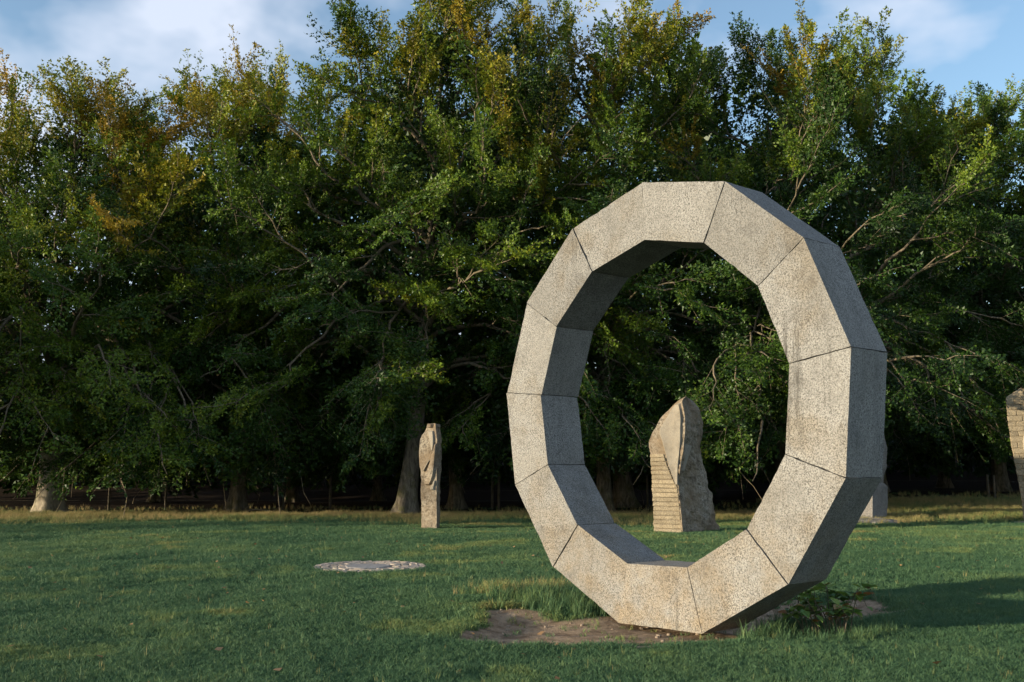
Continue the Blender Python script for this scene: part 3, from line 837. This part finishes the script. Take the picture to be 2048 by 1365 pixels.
for v in range(6):
    a, b, h = 0.5 * rs.uniform(0.85, 1.0), 0.5 * rs.uniform(0.85, 1.0), 1.0
    V = []
    for z, q in ((-0.07, 1.0), (0.010, 1.0), (0.022, 0.84)):
        for sx, sy in ((-1, -1), (1, -1), (1, 1), (-1, 1)):
            V.append((sx * a * q + rs.uniform(-.04, .04), sy * b * q + rs.uniform(-.04, .04), z + (rs.uniform(-0.006, 0.006) if z > 0 else 0)))
    sett_meshes.append(mesh_data('sett', V, [(i * 4 + j, i * 4 + (j + 1) % 4, (i + 1) * 4 + (j + 1) % 4, (i + 1) * 4 + j) for i in range(2) for j in range(4)] + [(8, 9, 10, 11)], M_SETT))
for r0_, r1_ in ((0.42, 0.56), (0.57, 0.71), (0.72, 0.86), (0.87, 0.99)):
    rm = 0.5 * (r0_ + r1_) * pr; w = (r1_ - r0_) * pr * 0.94
    n = int(2 * PI * rm / 0.175); off = rs.rand()
    for j in range(n):
        a = (j + off + rs.uniform(-0.08, 0.08)) * 2 * PI / n
        o = bpy.data.objects.new('sett', sett_meshes[rs.randint(6)])
        o.location = (rm * math.cos(a), rm * math.sin(a), rs.uniform(-0.008, 0.008))
        o.rotation_euler = (rs.uniform(-.05, .05), rs.uniform(-.05, .05), a + PI / 2)
        o.scale = (2 * PI * rm / n * 1.02, w * 1.05, 1)
        COL.objects.link(o); o.parent = pav

# ------------------------------------------------------------------ fence inside the wood edge
fence = tag(empty('post_and_wire_fence', (*xy(600, 39.6), 0)), 'weathered post and wire fence in the shade between the trunks', 'fence')
fo = np.array([*xy(600, 39.6), 0.0])
rs = np.random.RandomState(41)
post_px = [-60, 228, 340, 572, 665, 985, 998, 1292, 1620, 1966, 1978, 2160]
pts_top = []
for i, px in enumerate(post_px):
    x, y = xy(px, 39.6 + rs.uniform(-.2, .2)); hgt = 1.28 + rs.uniform(-.08, .1); r = rs.uniform(0.045, 0.062)
    V, F = tube([(0, 0, -0.3), (0, 0, 0.4), (rs.uniform(-.02, .02), 0, hgt), (0, 0, hgt + 0.03)], [r, r, r * 0.94, r * 0.35], 8)
    o = mesh_obj('post', V, F, M_POST, fence, loc=(x - fo[0], y - fo[1], 0))
    pts_top.append((x - fo[0], y - fo[1]))
for zz in (0.35, 0.75, 1.12):
    V, F = tube([(x, y - 0.07, zz + 0.02 * math.sin(i)) for i, (x, y) in enumerate(pts_top)], [0.004] * len(pts_top), 4)
    mesh_obj('wire', V, F, M_POST, fence)

# fallen branch at the wood edge
fb = ground_at(508, 1028)
fbr = tag(empty('fallen_branch', (fb[0], fb[1], float(gz(*fb)))), 'bare forked branch lying at the shaded wood edge', 'branch')
V, F = tube([(-0.35, 0, 0.0), (-0.2, 0, 0.12), (0.0, 0.02, 0.16), (0.4, 0.0, 0.14), (0.8, 0.05, 0.04), (1.1, 0, -0.02)], [0.03, 0.03, 0.028, 0.024, 0.018, 0.01], 6)
mesh_obj('main_stem', V, F, M_TWIG, fbr, True)
V, F = tube([(-0.42, 0, -0.03), (-0.3, 0, 0.18), (-0.12, 0.02, 0.36), (-0.02, 0.02, 0.40), (-0.1, 0, 0.22), (-0.2, 0, 0.02)], [0.02, 0.02, 0.017, 0.014, 0.012, 0.008], 5)
mesh_obj('side_shoot', V, F, M_TWIG, fbr, True)

# ------------------------------------------------------------------ bramble at the right foot of the ring
def mat_plain_leaf(name, c1, c2):
    m = material(name); t = NT(m)
    rnd = t.n('ShaderNodeObjectInfo').outputs['Random']
    col = t.mix(rnd, c1, c2)
    tr = t.n('ShaderNodeBsdfTranslucent', {'Color': col}).outputs[0]
    t.out(t.n('ShaderNodeMixShader', {0: 0.2, 1: t.principled(col, 0.5, None, 0.4), 2: tr}).outputs[0])
    return m
M_BR1 = mat_plain_leaf('bramble_leaf_green', (0.08, 0.18, 0.045), (0.19, 0.28, 0.05))
M_BR2 = mat_plain_leaf('bramble_leaf_turning', (0.16, 0.14, 0.03), (0.26, 0.11, 0.04))
def leaf_shape(mat):
    V, F = [], []
    st_ = [(0, 0.02), (0.22, 0.30), (0.45, 0.36), (0.72, 0.24), (1.0, 0.01)]
    for t_, w_ in st_:
        V += [(-w_, t_, 0.05 - 0.12 * t_ * t_ + w_ * 0.25), (0, t_, -0.12 * t_ * t_), (w_, t_, 0.05 - 0.12 * t_ * t_ + w_ * 0.25)]
    for i in range(4):
        F += [(i * 3, i * 3 + 1, i * 3 + 4, i * 3 + 3), (i * 3 + 1, i * 3 + 2, i * 3 + 5, i * 3 + 4)]
    return mesh_data('leaf', V, F, mat)
LEAF_A, LEAF_B = leaf_shape(M_BR1), leaf_shape(M_BR2)
bp = ground_at(1652, 1264)
bram = tag(empty('bramble_plant', (bp[0], bp[1], float(gz(*bp)))), 'low green bramble with a few orange leaves at the right foot of the ring', 'plant')
rs = np.random.RandomState(17)
for i in range(32):
    a = rs.uniform(0, 2 * PI); ln = rs.uniform(0.2, 0.5)
    dx, dy = math.cos(a) * ln * 0.8, math.sin(a) * ln * 0.5
    ox, oy = rs.uniform(-0.25, 0.2), rs.uniform(-0.16, 0.16)
    hh = rs.uniform(0.18, 0.54)
    pts = [(ox + dx * t_, oy + dy * t_, hh * (1 - (1 - 1.5 * t_) ** 2 * 1.0) if t_ < 1 else hh * 0.7) for t_ in np.linspace(0, 1, 6)]
    pts[0] = (ox, oy, -0.05)
    V, F = tube(pts, np.linspace(0.006, 0.003, 6), 4)
    sto = mesh_obj('stem', V, F, M_TWIG, bram, True)
    for j in range(7):
        t_ = rs.uniform(0.25, 1.0)
        p = [np.interp(t_ * 5, np.arange(6), [q[c] for q in pts]) for c in range(3)]
        o = bpy.data.objects.new('leaf', LEAF_B if rs.rand() < 0.16 else LEAF_A)
        o.location = (p[0], p[1], max(p[2], 0.03))
        o.rotation_euler = (rs.uniform(-0.5, 0.6), rs.uniform(-0.5, 0.5), rs.uniform(0, 6.28))
        sc = rs.uniform(0.07, 0.13); o.scale = (sc, sc, sc)
        COL.objects.link(o); o.parent = sto

# ------------------------------------------------------------------ grass
def tuft_mesh(name, seed, blades, h0, h1, w, spread, bend, mat):
    r = np.random.RandomState(seed); V, F, B = [], [], []
    for i in range(blades):
        a = r.rand() * 6.283; rr_ = spread * math.sqrt(r.rand()); h = r.uniform(h0, h1); d = r.rand() * 6.283; bn = bend * r.uniform(0.3, 1.3) * h
        bx, by = rr_ * math.cos(a), rr_ * math.sin(a); f = r.rand() * 6.283
        wx, wy = math.cos(f) * w * r.uniform(0.7, 1.2), math.sin(f) * w
        n = len(V)
        V += [(bx - wx, by - wy, -0.01), (bx + wx, by + wy, -0.01),
              (bx - wx * .8 + math.cos(d) * bn * .35, by - wy * .8 + math.sin(d) * bn * .35, h * .6), (bx + wx * .8 + math.cos(d) * bn * .35, by + wy * .8 + math.sin(d) * bn * .35, h * .6),
              (bx + math.cos(d) * bn, by + math.sin(d) * bn, h)]
        F += [(n, n + 1, n + 3, n + 2), (n + 2, n + 3, n + 4)]
        B += [r.rand()] * 5
    me = mesh_data(name, V, F, mat)
    add_attr(me, 'blade', 'FLOAT', np.array(B))
    return bpy.data.objects.new(name, me)
tufts = bpy.data.collections.new('tuft_kinds')
KINDS = [tuft_mesh('a_turf', 1, 13, .03, .07, .0030, .055, 0.9, M_GRASS), tuft_mesh('b_turf', 2, 13, .03, .065, .0030, .06, 1.1, M_GRASS),
         tuft_mesh('c_turf', 3, 11, .04, .085, .0028, .05, 0.8, M_GRASS), tuft_mesh('d_turf', 4, 14, .025, .06, .0035, .065, 1.2, M_GRASS),
         tuft_mesh('e_stalk', 5, 4, .08, .19, .0020, .04, 0.35, M_GRASS), tuft_mesh('f_long', 6, 13, .10, .22, .0032, .05, 0.6, M_GRASS),
         tuft_mesh('g_clover', 7, 9, .02, .045, .0060, .06, 1.0, M_GRASS)]
for o in KINDS: tufts.objects.link(o)

rs = np.random.RandomState(99)
GX, GY, GS, GT, GI = [], [], [], [], []
def band(d0, d1, dens, sc):
    area = (d1 - d0) * (0.56 * (d0 + d1) + 3.0)
    n = int(area * dens)
    y = np.sqrt(rs.uniform(d0 ** 2, d1 ** 2, n)); x = rs.uniform(-1, 1, n) * (0.56 * y + 1.5)
    return x, y, sc * rs.uniform(0.75, 1.25, n)
for d0, d1, dens, sc in ((5.5, 9.5, 1100, 0.9), (9.5, 14, 650, 1.0), (14, 22, 330, 1.15), (22, 30, 210, 1.35), (30, 41.5, 170, 1.5)):
    x, y, sc_ = band(d0, d1, dens, sc)
    GX.append(x); GY.append(y); GS.append(sc_)
gxx, gyy, gss = np.concatenate(GX), np.concatenate(GY), np.concatenate(GS)
n = len(gxx)
patchy = fbm(gxx * 0.35, gyy * 0.35, 0, 4, 31)
small = fbm(gxx * 1.6, gyy * 1.6, 0, 3, 37)
tint = 0.08 + 0.62 * (patchy - 0.26) + 0.34 * (small - 0.5) + 0.30 * smoothstep(0.62, 0.74, fbm(gxx * 0.8, gyy * 0.8, 0, 3, 61)) + rs.randn(n) * 0.05
kind = rs.choice([0, 1, 2, 3, 6], n, p=[.26, .26, .2, .2, .08])
gss *= 0.50 + 0.50 * small
st_m = rs.rand(n) < 0.012
kind[st_m] = 4; tint[st_m] = rs.uniform(0.30, 0.85, st_m.sum())
# taller, drier strip along the wood; straw tint raised to paint warm sunlight
edge = smoothstep(28.5, 32.5, gyy + 5 * (fbm(gxx * 0.3, gyy * 0.6, 0, 3, 43) - 0.5))
dry_sunlit = rs.rand(n) < edge * 0.85 * (0.35 + 0.65 * smoothstep(0.40, 0.58, fbm(gxx * 0.5, gyy * 0.9, 0, 3, 71)))
kind[dry_sunlit] = 5; tint[dry_sunlit] = np.clip(0.54 + 0.40 * edge[dry_sunlit] * rs.rand(dry_sunlit.sum()) + 0.6 * (patchy[dry_sunlit] - 0.45), 0.1, 0.95); gss[dry_sunlit] *= 0.75
# lush rim round the bare earth
sd = poly_sd(gxx, gyy, DIRT_POLY[0])
rim = (sd > 0) & (sd < 0.3) & (gyy > 8.7)
gss[rim] *= rs.uniform(0.8, 1.5, rim.sum())
lush_poly = np.array([ground_at(*p) for p in [(965, 1196), (1060, 1186), (1150, 1186), (1205, 1212), (1225, 1236), (1130, 1234), (1040, 1226), (985, 1216)]])
ln_ = fbm(gxx * 2.4, gyy * 2.4, 0, 3, 51)
lush = poly_sd(gxx, gyy, lush_poly) + 0.9 * (ln_ - 0.5) + 0.12 * rs.randn(n) < 0.02
kind[lush & (rs.rand(n) < 0.5)] = 5; gss[lush] *= rs.uniform(0.6, 1.3, lush.sum())
tint[lush] = 0.22 + 0.5 * (ln_[lush] - 0.4) + 0.08 * rs.randn(lush.sum())
yel = poly_sd(gxx, gyy, np.array([ground_at(*p) for p in [(955, 1203), (960, 1186), (1120, 1180), (1120, 1196)]])) + 0.8 * (ln_ - 0.5) + 0.12 * rs.randn(n) < 0
kind[yel & (rs.rand(n) < 0.4)] = 5
tint[yel] = rs.uniform(0.35, 0.85, yel.sum())
lush2 = poly_sd(gxx, gyy, np.array([ground_at(*p) for p in [(1440, 1262), (1500, 1242), (1600, 1240), (1740, 1258), (1720, 1285), (1500, 1280)]])) + 0.8 * (ln_ - 0.5) + 0.12 * rs.randn(n) < 0
kind[lush2 & (rs.rand(n) < 0.3)] = 5; tint[lush2] = 0.22 + 0.12 * rs.randn(lush2.sum()); gss[lush2] *= rs.uniform(0.5, 1.0, lush2.sum())
bare = dirt_mask(gxx, gyy)
keep = (rs.rand(n) > bare * 0.965) & (np.hypot(gxx - pc[0], gyy - pc[1]) > pr * 0.97) & (rs.rand(n) > wood_mask(gxx, gyy) * 0.96)
gxx, gyy, gss, tint, kind = gxx[keep], gyy[keep], gss[keep], tint[keep], kind[keep]
n = len(gxx)
gm = bpy.data.meshes.new('grass')
gm.vertices.add(n); gm.vertices.foreach_set('co', np.stack([gxx, gyy, gz(gxx, gyy)], 1).astype(np.float32).ravel())
add_attr(gm, 'rot', 'FLOAT_VECTOR', np.stack([rs.randn(n) * 0.10, rs.randn(n) * 0.10, rs.rand(n) * 6.283], 1))
add_attr(gm, 'scl', 'FLOAT', gss); add_attr(gm, 'tint', 'FLOAT', np.clip(tint, 0.0, 0.98)); add_attr(gm, 'kindex', 'INT', kind)
gm.update()
grass = bpy.data.objects.new('grass', gm); COL.objects.link(grass)
tag(grass, 'short green meadow grass with straw stalks and a drier strip by the wood with sunlight in its tint', 'grass', None, 'stuff')
ng = bpy.data.node_groups.new('grass_scatter', 'GeometryNodeTree')
ng.interface.new_socket('Geometry', in_out='INPUT', socket_type='NodeSocketGeometry')
ng.interface.new_socket('Geometry', in_out='OUTPUT', socket_type='NodeSocketGeometry')
gi, go = ng.nodes.new('NodeGroupInput'), ng.nodes.new('NodeGroupOutput')
ci = ng.nodes.new('GeometryNodeCollectionInfo'); ci.inputs['Collection'].default_value = tufts
ci.inputs['Separate Children'].default_value = True; ci.inputs['Reset Children'].default_value = True
ip = ng.nodes.new('GeometryNodeInstanceOnPoints'); ip.inputs['Pick Instance'].default_value = True
def named(nm, ty):
    a = ng.nodes.new('GeometryNodeInputNamedAttribute'); a.data_type = ty; a.inputs['Name'].default_value = nm
    return [o for o in a.outputs if o.enabled][0]
L_ = ng.links.new
L_(gi.outputs[0], ip.inputs['Points']); L_(ci.outputs[0], ip.inputs['Instance'])
L_(named('kindex', 'INT'), ip.inputs['Instance Index']); L_(named('rot', 'FLOAT_VECTOR'), ip.inputs['Rotation']); L_(named('scl', 'FLOAT'), ip.inputs['Scale'])
L_(ip.outputs[0], go.inputs[0])
grass.modifiers.new('scatter', 'NODES').node_group = ng

# fallen leaves on the turf and under the trees
rs = np.random.RandomState(77)
nf = 640
fy = np.concatenate([np.sqrt(rs.uniform(49, 30 ** 2, 300)), rs.uniform(31, 38, nf - 300)])
fx = rs.uniform(-1, 1, nf) * (0.55 * fy)
P = np.stack([fx, fy, gz(fx, fy) + 0.03 + 0.03 * rs.rand(nf)], 1)
fl = leaves_mesh('fallen_leaves', P, rs.randn(nf, 3) * np.array([1, 1, .2]), rs.randn(nf, 3) * 0.4 + np.array([0, 0, 1]), rs.uniform(0.05, 0.09, nf),
                 np.array([0.30, 0.19, 0.10]) * rs.uniform(0.5, 1.2, (nf, 1)), None, tri=False)
tag(fl, 'small tan fallen beech leaves scattered over the turf', 'leaves', None, 'stuff')

# crumbs and pebbles on the bare earth
rs = np.random.RandomState(88)
lo, hi = DIRT_POLY[0].min(0), DIRT_POLY[0].max(0)
px_ = rs.uniform(lo[0], hi[0], 500); py_ = rs.uniform(lo[1], hi[1], 500)
ok = dirt_mask(px_, py_) > 0.5
px_, py_ = px_[ok], py_[ok]
acc = Acc()
cube = np.array([(sx, sy, sz) for sz in (-1, 1) for sx, sy in ((-1, -1), (1, -1), (1, 1), (-1, 1))], float)
cf = np.array([(0, 3, 2, 1), (4, 5, 6, 7), (0, 1, 5, 4), (1, 2, 6, 5), (2, 3, 7, 6), (3, 0, 4, 7)])
for x, y in zip(px_, py_):
    r = 0.006 + 0.022 * rs.rand() ** 4
    v = cube * rs.uniform(0.45, 1.0, (8, 1)) * r * np.array([1.2, 1.0, 0.7])
    acc.add(v + np.array([x, y, float(gz(x, y)) + r * 0.3]), cf)
pb = mesh_obj('pebbles', *acc.get(), M_BED)
tag(pb, 'small stones and soil crumbs on the bare earth below the ring', 'pebbles', None, 'stuff')
